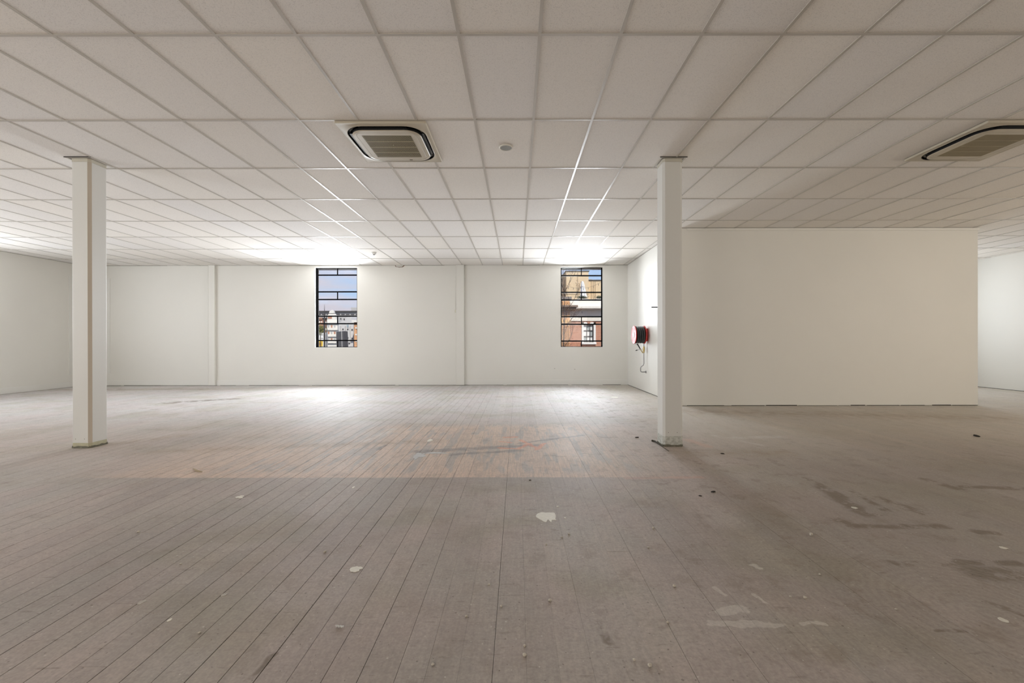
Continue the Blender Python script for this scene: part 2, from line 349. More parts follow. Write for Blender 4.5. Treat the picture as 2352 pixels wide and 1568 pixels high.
# painted-over panels in the far left corner
MB().box(-12.74, -12.125, YB-.012, YB, .37, 3.19).build('blanking_panel', M_BASE, wall_back)
MB().box(XL, XL+.012, 12.02, 12.44, .37, 3.19).build('blanking_panel', M_BASE, wall_left)
# broken plaster under the ceiling
k = MB(); c_ = Vector((-3.50, YB-.002, CEIL-.02)); ou, inn = [], []
for i in range(14):
    a = -PI*i/13; r_ = 1+rnd.uniform(-.12, .12)
    ou.append((c_.x+.145*math.cos(a)*r_, YB-.004, CEIL-.004+.062*math.sin(a)*r_)); inn.append((c_.x-.01+.11*math.cos(a)*r_, YB-.004, CEIL-.008+.040*math.sin(a)*r_))
k.v = ou+inn; k.f = [(i, i+1, 14+i+1, 14+i) for i in range(13)]
k.build('plaster_crack', plain('raw_plaster_brown', (.22, .16, .12), .9), wall_back)
for px, py, w_ in ((1320, 848, .035), (1274, 846, .03)):
    x_ = (px-CX)/F*YB; z_ = CAMZ-(py-HZ)/F*YB
    MB().box(x_-w_/2, x_+w_/2, YB-.003, YB, z_-.008, z_+.008).build('wall_mark', plain('wall_scuff', (.45, .42, .38), .9), wall_back)

# ------------------------------------------------------------------ floor: every board its own piece
floor = struct('floor', MB().box(XL, XR, YF, YB, -.06, -.022), M_SUB)
edges = [-2.03, -1.902, -1.779, -1.656, -1.533, -1.41, -1.283, -1.155, -1.018, -.891, -.758, -.62, -.477, -.363, -.235, -.10, .035, .165, .30, .433, .555, .696, .829, .962, 1.096, 1.229, 1.361, 1.493, 1.624, 1.755, 1.887]
while edges[0] > XL: edges.insert(0, edges[0]-.1365)
while edges[-1] < XR: edges.append(edges[-1]+.1315)
edges[0] = XL; edges[-1] = XR
def board_mesh(items, name):
    v, f, tn = [], [], []
    for x0, x1, y0, y1, g0, g1, dz, tint in items:
        b = len(v); x0 += g0; x1 -= g1; y0 += .0004; y1 -= .0004; c = .0007 if g0+g1 > .0015 else .0003
        for (xa, xb, ya, yb, z) in ((x0, x1, y0, y1, -.021), (x0, x1, y0, y1, dz-c), (x0+c, x1-c, y0+c, y1-c, dz)):
            v += [(xa, ya, z), (xb, ya, z), (xb, yb, z), (xa, yb, z)]
        for k_ in (0, 4): f += [(b+k_+i, b+k_+(i+1) % 4, b+k_+4+(i+1) % 4, b+k_+4+i) for i in range(4)]
        f.append((b+8, b+9, b+10, b+11)); tn += [tint]*9
    me = bpy.data.meshes.new(name); me.from_pydata(v, [], f); a = me.color_attributes.new('tint', 'FLOAT_COLOR', 'CORNER')
    buf = []
    for p, c in zip(me.polygons, tn): buf += list(c)*p.loop_total
    a.data.foreach_set('color', buf); me.materials.append(M_FLOOR); return me
def area_px(x0, x1, y0, y1):                        # visible size in the photograph, in pixels
    if y1 < 1.55: return 0
    tot = 0; n = 8; ya = max(y0, 1.55)
    for i in range(n):
        y_ = ya+(y1-ya)*(i+.5)/n; px = CX+F*(x0+x1)/2/y_
        if 0 <= px <= 2352: tot += (x1-x0)*F/y_*(F*CAMZ/y_/y_)*(y1-ya)/n
    return tot
boards = []; rb = random.Random(11); gprev = .0005
JO = .45
for i in range(len(edges)-1):
    x0, x1 = edges[i], edges[i+1]
    gl = gprev
    xm = x1
    if xm < -.55: gprev = rb.choice((.0011, .0013, .0016, .0022))
    else: gprev = rb.choice((.0001, .0002, .0003, .0003, .0009))
    y_ = YF-rb.uniform(0, 3); last = None
    while y_ < YB:
        y2 = y_+JO*rb.randint(5, 12)
        a, b = max(y_, YF), min(y2, YB)
        if b-a > .05:
            s_ = rb.uniform(-.045, .045); w_ = rb.uniform(-.012, .012); tint = (1+s_+w_, 1+s_, 1+s_-w_, 1)
            boards.append((x0, x1, a, b, gl*rb.uniform(.6, 1.2), gprev*rb.uniform(.6, 1.2), rb.uniform(-.0006, .0003), tint))
        y_ = y2
boards.sort(key=lambda q: -area_px(*q[:4]))
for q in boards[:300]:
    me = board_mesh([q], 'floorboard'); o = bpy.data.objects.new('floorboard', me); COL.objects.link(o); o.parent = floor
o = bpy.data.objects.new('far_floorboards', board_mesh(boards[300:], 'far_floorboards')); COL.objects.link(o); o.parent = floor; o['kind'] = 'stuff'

# ------------------------------------------------------------------ ceiling: grid of rails with lay-in tiles
ceiling = struct('ceiling', MB().box(XL-TH, XR+TH, YF-TH, YB+TH, CEIL+.12, CEIL+.20), M_WALL)
GX0, GY0 = .169, 3.104
gx = [GX0+.6*k_ for k_ in range(-22, 22) if XL < GX0+.6*k_ < XR]; gy = [GY0+1.2*k_ for k_ in range(-7, 9) if YF < GY0+1.2*k_ < YB-.05]
for x_ in gx:
    MB().box(x_-.012, x_+.012, YF, YB, CEIL, CEIL+.0052).build('ceiling_rail', M_RAIL, ceiling)
for y_ in gy:
    MB().box(XL, XR, y_-.012, y_+.012, CEIL-.0004, CEIL+.0052).build('ceiling_rail', M_RAIL, ceiling)
ex = [XL]+gx+[XR]; ey = [YF]+gy+[YB]; tiles = []; rt = random.Random(5)
def tile_px(x0, x1, y0, y1):
    if y1 < 2.8: return 0
    tot = 0; ya = max(y0, 2.75)
    for i in range(6):
        y_ = ya+(y1-ya)*(i+.5)/6; px = CX+F*(x0+x1)/2/y_
        if -40 <= px <= 2392: tot += (x1-x0)*F/y_*(F*2.263/y_/y_)*(y1-ya)/6
    return tot
for i in range(len(ex)-1):
    for j in range(len(ey)-1):
        s_ = rt.uniform(-.02, .02); w_ = rt.choice((-.018, -.006, 0, .006, .014)); tiles.append((ex[i], ex[i+1], ey[j], ey[j+1], (1+s_+w_*.4, 1+s_, 1+s_-w_, 1)))
tiles.sort(key=lambda q: -tile_px(*q[:4]))
def tile_mesh(items, name):
    v, f, tn = [], [], []
    for x0, x1, y0, y1, c in items:
        b = len(v)
        for z in (CEIL+.0054, CEIL+.020): v += [(x0+.004, y0+.004, z), (x1-.004, y0+.004, z), (x1-.004, y1-.004, z), (x0+.004, y1-.004, z)]
        f += [tuple(b+i for i in q) for q in ((0, 3, 2, 1), (4, 5, 6, 7), (0, 1, 5, 4), (1, 2, 6, 5), (2, 3, 7, 6), (3, 0, 4, 7))]; tn += [c]*6
    me = bpy.data.meshes.new(name); me.from_pydata(v, [], f); a = me.color_attributes.new('tint', 'FLOAT_COLOR', 'CORNER'); buf = []
    for p, c in zip(me.polygons, tn): buf += list(c)*p.loop_total
    a.data.foreach_set('color', buf); me.materials.append(M_TILE); return me
for q in tiles[:300]:
    o = bpy.data.objects.new('ceiling_tile', tile_mesh([q], 'ceiling_tile')); COL.objects.link(o); o.parent = ceiling
o = bpy.data.objects.new('far_ceiling_tiles', tile_mesh(tiles[300:], 'far_ceiling_tiles')); COL.objects.link(o); o.parent = ceiling; o['kind'] = 'stuff'

# ------------------------------------------------------------------ windows: steel frames, glazing bars, panes
t = NT('window_glass'); t.t.nodes.remove(t.b); tp = t.n('ShaderNodeBsdfTransparent'); tp.inputs[0].default_value = (.97, .98, .985, 1); gl_ = t.n('ShaderNodeBsdfGlossy'); gl_.inputs['Roughness'].default_value = .02
ms = t.n('ShaderNodeMixShader'); ms.inputs[0].default_value = .03; t.l(tp.outputs[0], ms.inputs[1]); t.l(gl_.outputs[0], ms.inputs[2]); t.l(ms.outputs[0], t.o.inputs[0]); M_GLASS = t.m
BARS = (630.8, 669.2, 686.8, 725.2, 742.5, 781.0)
def make_window(name, x0, x1, dy=0.0, sw_=0.0):
    Y0 = YB+.066; Y1 = Y0+.035; D = Y0
    w = struct(name, MB().box(x0-.01, x0+.030+sw_, Y0, Y1, WZ0-.01, WZ1+.01).box(x1-.034, x1+.012, Y0, Y1, WZ0-.01, WZ1+.01)
               .box(x0+.030, x1-.030, Y0, Y1, WZ0-.01, WZ0+.022).box(x0+.030, x1-.030, Y0, Y1, WZ1-.020, WZ1+.01), M_BLACK)
    zs = [CAMZ+(HZ-(b+dy))/F*D for b in BARS]; xm = (x0+x1)/2+sw_*.4
    for z in zs: MB().box(x0+.030, x1-.030, Y0+.002, Y1-.002, z-.019, z+.019).build('glazing_bar', M_BLACK, w)
    lim = [WZ1-.020]+zs+[WZ0+.022]
    for i in range(7):
        zt, zb = lim[i]-(.019 if i else 0), lim[i+1]+(.019 if i < 6 else 0)
        if i % 2 == 0:
            MB().box(xm-.012, xm+.012, Y0+.004, Y1-.004, zb, zt).build('glazing_bar', M_BLACK, w); spans = ((x0+.03, xm-.012), (xm+.012, x1-.03))
        else: spans = ((x0+.03, x1-.03),)
        for a, b in spans: MB().box(a, b, Y0+.016, Y0+.020, zb, zt).build('pane', M_GLASS, w)
    # white inner sill
    MB().box(x0, x1, YB+.002, Y0, WZ0-.004, WZ0+.006).build('sill', M_BASE, w)
    return w
make_window('window_1', *WINS['window_1'], sw_=.025); make_window('window_2', *WINS['window_2'], dy=2.2); make_window('window_3', *WINS['window_3'])

# plain steel frames in the unseen side and rear openings, most of them added for fill light
def unseen_window(name, a, b, axis, p0, p1):
    m_ = MB(); w_ = lambda mb, u0, u1, z0, z1: mb.box(p0, p1, u0, u1, z0, z1) if axis == 'x' else mb.box(u0, u1, p0, p1, z0, z1)
    w_(m_, a, a+.04, WZ0, WZ1); w_(m_, b-.04, b, WZ0, WZ1); w_(m_, a+.04, b-.04, WZ0, WZ0+.04); w_(m_, a+.04, b-.04, WZ1-.04, WZ1)
    o = struct(name, m_, M_BLACK)
    for z in (WZ0+.4, WZ0+.8, WZ0+1.2, WZ0+1.6, WZ0+2.0): g2 = MB(); w_(g2, a+.04, b-.04, z-.018, z+.018); g2.build('glazing_bar', M_BLACK, o)
for i_, (a, b) in enumerate(LW): unseen_window('window_%d' % (4+i_), a, b, 'x', XL-.12, XL-.085)
unseen_window('window_7', 2.0, 3.2, 'x', XR+.085, XR+.12)
for i_, (a, b) in enumerate(FW): unseen_window('window_%d' % (8+i_), a, b, 'y', YF-.12, YF-.085)
# ------------------------------------------------------------------ columns
M_GRIME = plain('grimy_unpainted_foot', (.16, .15, .11), .9, vary=.5, scale=30)
M_OLD = plain('old_cream_paint', (.50, .475, .33), .7, vary=.2, scale=30)
t = NT('column_foot_paint'); g_ = t.n('ShaderNodeNewGeometry').outputs['Position']; n_ = t.sm(t.noise(g_, 24, 5, .7), .45, .6)
M_FOOT = t.done(t.mix(t.ma('MULTIPLY', n_, .55), (.60, .61, .56, 1), (.30, .30, .26, 1)), .7)
def octo(x0, x1, y0, y1, c, z): return [(x0+c, y0, z), (x1-c, y0, z), (x1, y0+c, z), (x1, y1-c, z), (x1-c, y1, z), (x0+c, y1, z), (x0, y1-c, z), (x0, y0+c, z)]
def column(x0, x1, y0, y1, label, foot_h, foot_mat, bead_corner):
    cx_, cy_ = (x0+x1)/2, (y0+y1)/2
    r = empty('column', (cx_, cy_, 0), label=label, cat='column')
    hx, hy = (x1-x0)/2, (y1-y0)/2; c = .026
    bevel(MB().loft([octo(-hx, hx, -hy, hy, c, foot_h), octo(-hx, hx, -hy, hy, c, CEIL-.045)], True, True).build('shaft', M_COL, r), .003, 1)
    MB().loft([octo(-hx-.001, hx+.001, -hy-.001, hy+.001, c, .018), octo(-hx-.001, hx+.001, -hy-.001, hy+.001, c, foot_h)], True, True).build('foot_band', foot_mat, r)
    # crumbled skirt of grime at the floor
    v0, v1 = [], []; n = 40; rr = random.Random(int(cx_*100))
    lo = octo(-hx-.004, hx+.004, -hy-.004, hy+.004, c, 0)
    lo2 = []
    for i in range(8):
        a, b = Vector(lo[i]), Vector(lo[(i+1) % 8])
        for q in range(5): lo2.append(a.lerp(b, q/5))
    for p in lo2:
        d = p.normalized()*rr.uniform(0, .007); v0.append(p+d); v1.append(Vector((p.x, p.y, rr.uniform(.010, .030))))
    MB().loft([v0, v1], False, True).build('grime_skirt', M_GRIME, r)
    MB().loft([octo(-hx-.002, hx+.002, -hy-.002, hy+.002, c, CEIL-.045), octo(-hx-.002, hx+.002, -hy-.002, hy+.002, c, CEIL-.004)], True, True).build('head_band', M_OLD if False else plain('column_head_paint', (.60, .57, .48), .6), r)
    # corner bead on the chamfer
    sgn = bead_corner
    a = (sgn*(hx-c), -hy-.0012); b = (sgn*(hx+.0012), -hy+c)
    m_ = MB(); m_.v = [(a[0], a[1], foot_h), (b[0], b[1], foot_h), (b[0], b[1], CEIL-.045), (a[0], a[1], CEIL-.045), (a[0]*.98, a[1]*.98, foot_h), (b[0]*.98, b[1]*.98, foot_h), (b[0]*.98, b[1]*.98, CEIL-.045), (a[0]*.98, a[1]*.98, CEIL-.045)]
    m_.f = [(0, 1, 2, 3), (4, 5, 6, 7), (0, 1, 5, 4), (1, 2, 6, 5), (2, 3, 7, 6), (3, 0, 4, 7)]
    m_.build('corner_bead', M_BEAD if sgn > 0 else M_COL, r)
    # angle trim round the cut-out in the ceiling
    w = MB(); e_ = .035; z0, z1 = CEIL-.006, CEIL+.005
    w.box(-hx-e_, hx+e_, -hy-.030, -hy-.012, z0, z1); w.box(-hx-e_, -hx-.014, -hy-.012, hy+.03, z0, z1); w.box(hx+.014, hx+e_, -hy-.012, hy+.03, z0, z1)
    w.build('ceiling_collar', M_RAIL, r)
    w = MB(); w.box(-hx-e_-.012, hx+e_+.012, -hy-.0315, -hy-.030, z0+.001, z1).box(-hx-.012, hx+.012, -hy-.012, -hy-.001, z0+.004, z1); w.build('collar_gap', M_GAP, r)
    for s_ in (-.06, .05):
        MB().box(s_-.003, s_+.003, -hy-.002, -hy+.002, foot_h+.047, foot_h+.053).build('screw', M_GAP, r)
    return r
column(-5.505, -5.265, 5.17, 5.405, 'square white column left of both windows, yellowed foot band and tan corner bead', .062, M_OLD, 1)
column(1.808, 2.053, 5.20, 5.44, 'square white column in front of the hose reel wall, greenish scuffed foot', .125, M_FOOT, -1)

# ------------------------------------------------------------------ ceiling cassettes
def rr_loop(w, r, z, n=8, cx=0, cy=0):
    L = []; h = w/2
    for q, (sx_, sy_) in enumerate(((1, -1), (1, 1), (-1, 1), (-1, -1))):
        for i in range(n):
            a = -PI/2+q*PI/2+(PI/2)*i/(n-1)
            L.append((cx+sx_*(h-r)+r*math.cos(a), cy+sy_*(h-r)+r*math.sin(a), z))
    return L
def cassette(x, y, label):
    r = empty('air_conditioner_cassette', (x, y, CEIL), label=label, cat='air conditioner', group='ceiling air conditioner cassettes')
    f = MB().loft([rr_loop(.93, .010, .002), rr_loop(.945, .012, -.002), rr_loop(.945, .012, -.016), rr_loop(.935, .012, -.024), rr_loop(.88, .10, -.020), rr_loop(.850, .215, -.030), rr_loop(.844, .21, -.028)])
    f.build('outer_panel', M_PLASTIC, r, smooth=True)
    MB().loft([rr_loop(.842, .21, -.026), rr_loop(.842, .21, .003), rr_loop(.738, .15, .003), rr_loop(.738, .15, -.044)]).build('air_slot', M_SLOT, r)
    v_ = MB()
    for dx, dy, w_, h_ in ((0, -.388, .50, .030), (0, .388, .50, .030), (-.388, 0, .030, .50), (.388, 0, .030, .50)):
        MB().box(dx-w_/2, dx+w_/2, dy-h_/2, dy+h_/2, -.022, -.010).build('air_vane', M_VANE, r)
    for sx_ in (-1, 1):
        for sy_ in (-1, 1):
            a = math.atan2(sy_, sx_); cxx, cyy = sx_*(.42-.21), sy_*(.42-.21); L = []
            pts = [(cxx+.187*math.cos(a+q), cyy+.187*math.sin(a+q), -.004) for q in (-.35, -.18, 0, .18, .35)]
            MB().tube(pts, .012, 6).build('corner_guide', plain('guide_grey', (.16, .15, .12), .5), r)
    ip = MB().loft([rr_loop(.732, .148, -.040), rr_loop(.744, .152, -.043), rr_loop(.730, .148, -.050), rr_loop(.648, .075, -.0505), rr_loop(.642, .07, -.047), rr_loop(.636, .068, -.0505), rr_loop(.530, .006, -.0505), rr_loop(.530, .006, -.030)])
    ipo = ip.build('intake_panel', M_PLASTIC, r, smooth=True)
    MB().loft([rr_loop(.535, .006, -.030), rr_loop(.01, .001, -.030)]).build('filter', M_FILTER, ipo)
    s_ = MB(); n = 46
    for i in range(n):
        xx = -.265+.53*(i+.5)/n; s_.box(xx-.0020, xx+.0020, -.265, .265, -.0525, -.0485)
    tag(s_.build('grille_slats', M_SLAT, ipo), kind='stuff')
    for q in (-.1325, 0, .1325): MB().box(-.265, .265, q-.004, q+.004, -.0535, -.0485).build('grille_bar', M_SLAT, ipo)
    return r
c1 = cassette(-1.408, 4.785, 'cream ceiling air conditioner cassette left of the round speaker, fully in view')
MB().box(.10, .135, .332, .340, -.053, -.049).build('latch_mark', M_GAP, c1)
cassette(5.315, 4.785, 'cream ceiling air conditioner cassette cut off by the right edge of the photo')

# round speaker and smoke detector
r = empty('ceiling_speaker', (-.128, 4.905, CEIL), label='small round ceiling speaker with grey mesh between cassette and right column', cat='speaker')
MB().lathe([(.004, .080), (-.006, .080), (-.010, .076), (-.010, .068), (-.006, .066), (-.004, .0655)], (0, 0, 0), 'z', 40).build('rim', plain('speaker_rim_white', (.72, .69, .62), .4), r, smooth=True)
t = NT('grey_speaker_mesh'); g_ = t.n('ShaderNodeTexCoord').outputs['Object']; vo = t.n('ShaderNodeTexVoronoi'); vo.inputs['Scale'].default_value = 400; t.l(g_, vo.inputs[0])
M_MESH = t.done(t.mix(t.sm(vo.outputs[0], .2, .5), (.10, .10, .095, 1), (.34, .34, .31, 1)), .6)
MB().lathe([(-.0065, .066), (-.0085, .05), (-.009, .02)], (0, 0, 0), 'z', 40).build('mesh_cover', M_MESH, r)
r = empty('smoke_detector', (-3.66, 10.72, CEIL), label='small white smoke detector on ceiling near the left window', cat='smoke detector')
MB().lathe([(.004, .062), (-.012, .062), (-.020, .055), (-.045, .042), (-.050, .036)], (0, 0, 0), 'z', 24).build('housing', M_BASE, r, smooth=True)
MB().lathe([(-.050, .026), (-.058, .022)], (0, 0, 0), 'z', 16).build('sensor', M_GAP, r)

# cable run on the side of the middle pilaster
r = empty('wall_cable', (-1.822, YB, CAMZ), label='thin dark cable ending in small cream socket beside the middle pilaster', cat='cable')
MB().tube([(0, -.02, 1.9), (.001, -.022, 1.5), (0, -.022, 1.2), (0, -.022, .93)], [.002, .004, .006, .008], 6).build('wire', plain('dusty_cable', (.28, .25, .2), .7), r)
bevel(MB().box(-.035, .010, -.04, 0, .85, .93).build('socket_box', plain('cream_box', (.72, .70, .58), .5), r))

# ------------------------------------------------------------------ fire hose reel
M_RED = plain('red_enamel', (.50, .035, .03), .5, vary=.15, scale=14); M_HOSE = plain('black_rubber_hose', (.012, .014, .014), .38)
M_CHROME = plain('dull_galvanised_pipe', (.38, .37, .37), .35, .8); M_BRASS = plain('brass_fitting', (.55, .42, .18), .35, .7); M_LABEL = plain('pale_label', (.62, .62, .62), .6)
RC = Vector((0, 10.6, 1.463))
r = empty('fire_hose_reel', (BX0, 10.6, 1.463), label='red fire hose reel with coiled black hose on the white side wall', cat='fire hose')
def rl(mb, name, mat, parent=r, smooth=True): return mb.build(name, mat, parent, smooth=smooth)
def flange(x):
    return MB().lathe([(x-.012, .212), (x-.016, .224), (x-.008, .230), (x+.004, .228), (x+.006, .215), (x+.002, .20), (x+.002, .085), (x-.010, .075), (x-.010, .01)], (0, 0, 0), 'x', 48)
f1 = rl(flange(-.337), 'front_flange', M_RED)
for i in range(6):
    a = i*PI/3; d = Vector((0, math.cos(a), math.sin(a)))
    rl(MB().tube([d*.085+Vector((-.338, 0, 0)), d*.20+Vector((-.338, 0, 0))], [.012, .016], 8), 'stiffening_rib', M_RED, f1)
rl(MB().lathe([(-.3435, .145), (-.3440, .145)], (0, 0, 0), 'x', 40), 'instruction_label', plain('pink_faded_label', (.60, .30, .25), .6), f1)
rl(MB().lathe([(-.346, .075), (-.356, .070), (-.358, .02)], (0, 0, 0), 'x', 32), 'hub_cap', M_LABEL, f1)
rl(flange(-.085), 'rear_flange', M_RED)
rl(MB().lathe([(-.325, .135), (-.095, .135)], (0, 0, 0), 'x', 32), 'drum', M_RED)
for lay, (rad, n, x0_) in enumerate(((.190, 4, -.316), (.162, 4, -.305))):
    pts = [Vector((x0_+.052*q/40, rad*math.cos(2*PI*q/40), rad*math.sin(2*PI*q/40))) for q in range(int(n*40)+1)]
    if lay == 0: rl(MB().tube(pts, .0265, 10), 'hose', M_HOSE)
rl(MB().box(-.075, -.0, -.03, .03, -.16, .16).lathe([(-.09, .045), (-.01, .045)], (0, 0, 0), 'x', 20), 'wall_bracket', M_RED)
O = Vector((0, .12, -RC.z))
def wp3(px, py, y=10.72): return Vector(((px-CX)/F*y-BX0, y-10.6, CAMZ-(py-(HZ-.0016*(px-CX)))/F*y-RC.z))
rl(MB().tube([wp3(1478.6, 780), wp3(1478.6, 834), wp3(1477.6, 838), wp3(1472.4, 842), wp3(1471, 845), wp3(1471, 850), wp3(1472, 853.2), wp3(1475, 854), wp3(1483, 854)], .0135, 10), 'supply_pipe', M_CHROME)
rl(MB().lathe([(-.004, .032), (.004, .032)], wp3(1483.6, 854)-Vector((.004, 0, 0)), 'x', 20), 'pipe_flange', M_CHROME)
vl = rl(MB().tube([wp3(1478.8, 795), wp3(1478.8, 798), wp3(1478.8, 804), wp3(1478.8, 810)], [.018, .026, .028, .018], 10), 'valve', M_BRASS)
rl(MB().tube([wp3(1478.8, 800.5), wp3(1476, 800.8), wp3(1463, 803.8)], .005, 6), 'valve_lever', M_CHROME, vl)
rl(MB().tube([wp3(1464, 803.6), wp3(1460, 804.6)], .011, 8), 'lever_knob', M_HOSE, vl)
nz = rl(MB().tube([wp3(1463.5, 789), wp3(1470.5, 801)], [.016, .013], 8), 'nozzle', M_HOSE)
rl(MB().tube([wp3(1470.5, 801), wp3(1476.5, 810.5)], [.010, .013], 8), 'nozzle_tip', M_BRASS, nz)
ring = [wp3(1461.5, 788.5)+Vector((.02*math.cos(2*PI*i/16), 0, .028*math.sin(2*PI*i/16))) for i in range(17)]
rl(MB().tube(ring, .004, 6), 'hose_guide', M_CHROME)
# short black rod standing out from the same wall
zr = CAMZ+(782.5-705.3)/F*9.8
r = tag(MB().tube([(3.135, 9.8, zr), (3.289, 9.8, zr)], .0115, 10).build('wall_rod', M_BLACK), label='short black rod jutting from the side wall above the hose reel', cat='rod')

# ------------------------------------------------------------------ splats, crumbs and bits on the floor
M_SPLAT = plain('dried_white_filler', (.72, .69, .60), .6, vary=.12, scale=40); M_PALE = plain('thin_pale_filler', (.45, .41, .36), .7, vary=.2, scale=30); M_GREY = plain('grey_filler', (.50, .50, .49), .6, vary=.15, scale=30)
def splat(px, py, wpx, hpx, mat, label, seed, n=64, rag=.28, pts=None, h=.0012):
    c = fl(px, py); a = fl(px-wpx/2, py); b = fl(px+wpx/2, py); t_ = fl(px, py-hpx/2); u = fl(px, py+hpx/2)
    rx, ry = (b-a).length/2, (t_-u).length/2; rs = random.Random(seed); L0, L1 = [], []
    ph = [rs.uniform(0, 6.28) for _ in range(5)]
    for i in range(n):
        th = 2*PI*i/n
        if pts: q = fl(*pts[i]); q = q-c
        else:
            k_ = 1+rag*(.5*math.sin(3*th+ph[0])+.35*math.sin(5*th+ph[1])+.3*math.sin(8*th+ph[2])+.12*math.sin(19*th+ph[3])+.08*math.sin(29*th+ph[4]))*(.3 if math.cos(th) < -.2 else 1); q = Vector((rx*math.cos(th)*k_, ry*math.sin(th)*k_, 0))
        L0.append((q.x, q.y, -.0004)); L1.append((q.x*.96, q.y*.96, h))
    o = MB().loft([L0, L1], True, True).build('dried_splat', mat, loc=(c.x, c.y, .0005))
    return tag(o, label, 'splat', 'dried filler splats on the floor')
PT = [(1230, 1184), (1233, 1180), (1238, 1177.5), (1245, 1176), (1252, 1177), (1259, 1176.5), (1266, 1177), (1272, 1177), (1275, 1181), (1276, 1186), (1275, 1191), (1277.5, 1194), (1272, 1194), (1267, 1194.5), (1266, 1199), (1262, 1196.5), (1258, 1193), (1255.5, 1197), (1253, 1199), (1248, 1197.5), (1244, 1195), (1240, 1193), (1235, 1190), (1231, 1187.5)]
_n = []
for i_, p_ in enumerate(PT):
    q_ = PT[(i_+1) % len(PT)]; o_ = PT[i_-1]; r_ = PT[(i_+2) % len(PT)]
    for f_ in (0, .33, .66): _n.append(tuple(.5*((2*p_[k])+(-o_[k]+q_[k])*f_+(2*o_[k]-5*p_[k]+4*q_[k]-r_[k])*f_*f_+(-o_[k]+3*p_[k]-3*q_[k]+r_[k])*f_**3) for k in (0, 1)))
PT = _n
splat(1254, 1187, 48, 22, M_SPLAT, 'largest white filler splat in the middle of the floor below the windows', 1, n=len(PT), pts=PT)
splat(816, 1307, 27, 12, M_SPLAT, 'narrow white filler splat on dark boards in the lower left', 2)
splat(962, 1046, 24, 13, M_GREY, 'grey filler splat on the peach patch of floor', 3, rag=.6)
splat(1000, 1040, 44, 3.5, M_GREY, 'thin grey filler trail running right from the grey splat', 12, rag=.5)
splat(987, 1011, 11, 6, M_SPLAT, 'small white filler chip on the peach patch of floor', 4)
splat(550, 1141, 16, 5, M_SPLAT, 'small streaky white splat on the boards left of the dark gap', 5, rag=.6)
splat(2304, 1424, 16, 8, M_SPLAT, 'white blot nearest the lower right corner', 10, rag=.15)
splat(2304, 1258, 14, 4, M_SPLAT, 'thin white blot at the right edge of the floor', 11)
splat(1962, 1166, 12, 3.5, M_SPLAT, 'white chip lying among the dark stain outlines at right', 13)
splat(513, 1366, 12, 6, M_PALE, 'faint pale splat on the lower left boards', 14)
splat(324, 1383, 14, 8, M_PALE, 'pale ring-shaped blot beside a knot on the lower left boards', 15)
splat(388, 1424, 8, 6, M_SPLAT, 'round white paint drop on the lower left boards', 16, rag=.1)
splat(811, 1119, 5, 4, M_SPLAT, 'tiny bright white drop beside the long dark board gap', 17, rag=.1)
splat(1280, 1163, 5, 2, M_SPLAT, 'tiny white fleck above the largest white splat', 18, rag=.1)
splat(1297, 1189, 5, 2, M_SPLAT, 'tiny white fleck to the right of the largest white splat', 19, rag=.1)
splat(1412, 912, 16, 3, M_SPLAT, 'faint white patch of filler on the far floor near the corner', 20)
def crumb(px, py, s, mat, label, group, name='plaster_crumb', cat='debris', seed=0, el=(1, 1, .6)):
    c = fl(px, py); rs = random.Random(seed+int(px)); bm = bmesh.new(); bmesh.ops.create_icosphere(bm, subdivisions=2, radius=s)
    for v in bm.verts:
        v.co = Vector((v.co.x*el[0], v.co.y*el[1], v.co.z*el[2]))*rs.uniform(.75, 1.2)
    lo = min(v.co.z for v in bm.verts)
    for v in bm.verts: v.co.z -= lo*.8
    me = bpy.data.meshes.new(name); bm.to_mesh(me); bm.free(); me.materials.append(mat)
    o = bpy.data.objects.new(name, me); COL.objects.link(o); o.location = (c.x, c.y, 0); o.rotation_euler.z = rs.uniform(0, 6)
    return tag(o, label, cat, group)
M_CRUMB = plain('plaster_crumb', (.55, .50, .42), .9, vary=.25, scale=60)
crumb(1863, 1229, .014, M_CRUMB, 'largest plaster crumb on the open floor at centre right', 'plaster crumbs', el=(1.3, .8, .6))
for i, (px, py) in enumerate(((1500, 1213), (1488, 1258), (1815, 1371), (1848, 1374), (1070, 1416), (1204, 1484), (1204, 1506), (993, 1527), (1290, 1235), (1306, 1227), (1122, 1343), (1150, 1393), (1262, 1380), (1882, 1320), (2058, 1400), (745, 1268), (414, 1296), (827, 1253), (316, 1222), (457, 1454), (1533, 1430), (1548, 1347), (1254, 1251), (1455, 1516), (1492, 1530))):
    crumb(px, py, .0065 if i % 3 else .009, M_CRUMB, 'tiny pale plaster crumb loose on the %s boards' % ('lower left' if px < 900 else 'lower middle' if px < 1350 else 'lower right'), 'plaster crumbs on the %s boards' % ('lower left' if px < 900 else 'lower middle' if px < 1350 else 'lower right'))
for px, py, s, lb in ((1638, 1130, .018, 'black flake on the boards below the right column'), (1608, 1139, .010, 'small black flake left of the larger black flake'), (1217, 1103, .010, 'black speck at the front edge of the peach patch'),
                      (2243, 1002, .035, 'black sliver on the far right boards'), (1659, 1042, .016, 'black crumb on the floor just right of the right column foot'), (1463, 1005, .02, 'dark crumb left of the right column foot')):
    crumb(px, py, s, M_GAP, lb, 'dark flakes on the floor', 'dark_flake', el=(1.4, .6, .35))
a = fl(770, 1440); b = fl(788, 1441.5); pts = [a.lerp(b, i/30)+Vector((0, .0035*math.sin(i*1.9), .005+.003*math.cos(i*1.9))) for i in range(31)]
tag(MB().tube(pts, .0022, 6).build('wall_plug', plain('white_nylon', (.70, .70, .68), .4)), 'small white threaded wall plug lying on the lower middle boards', 'wall plug')
a, m_, b = fl(443, 1076), fl(452, 1082), fl(464, 1084)
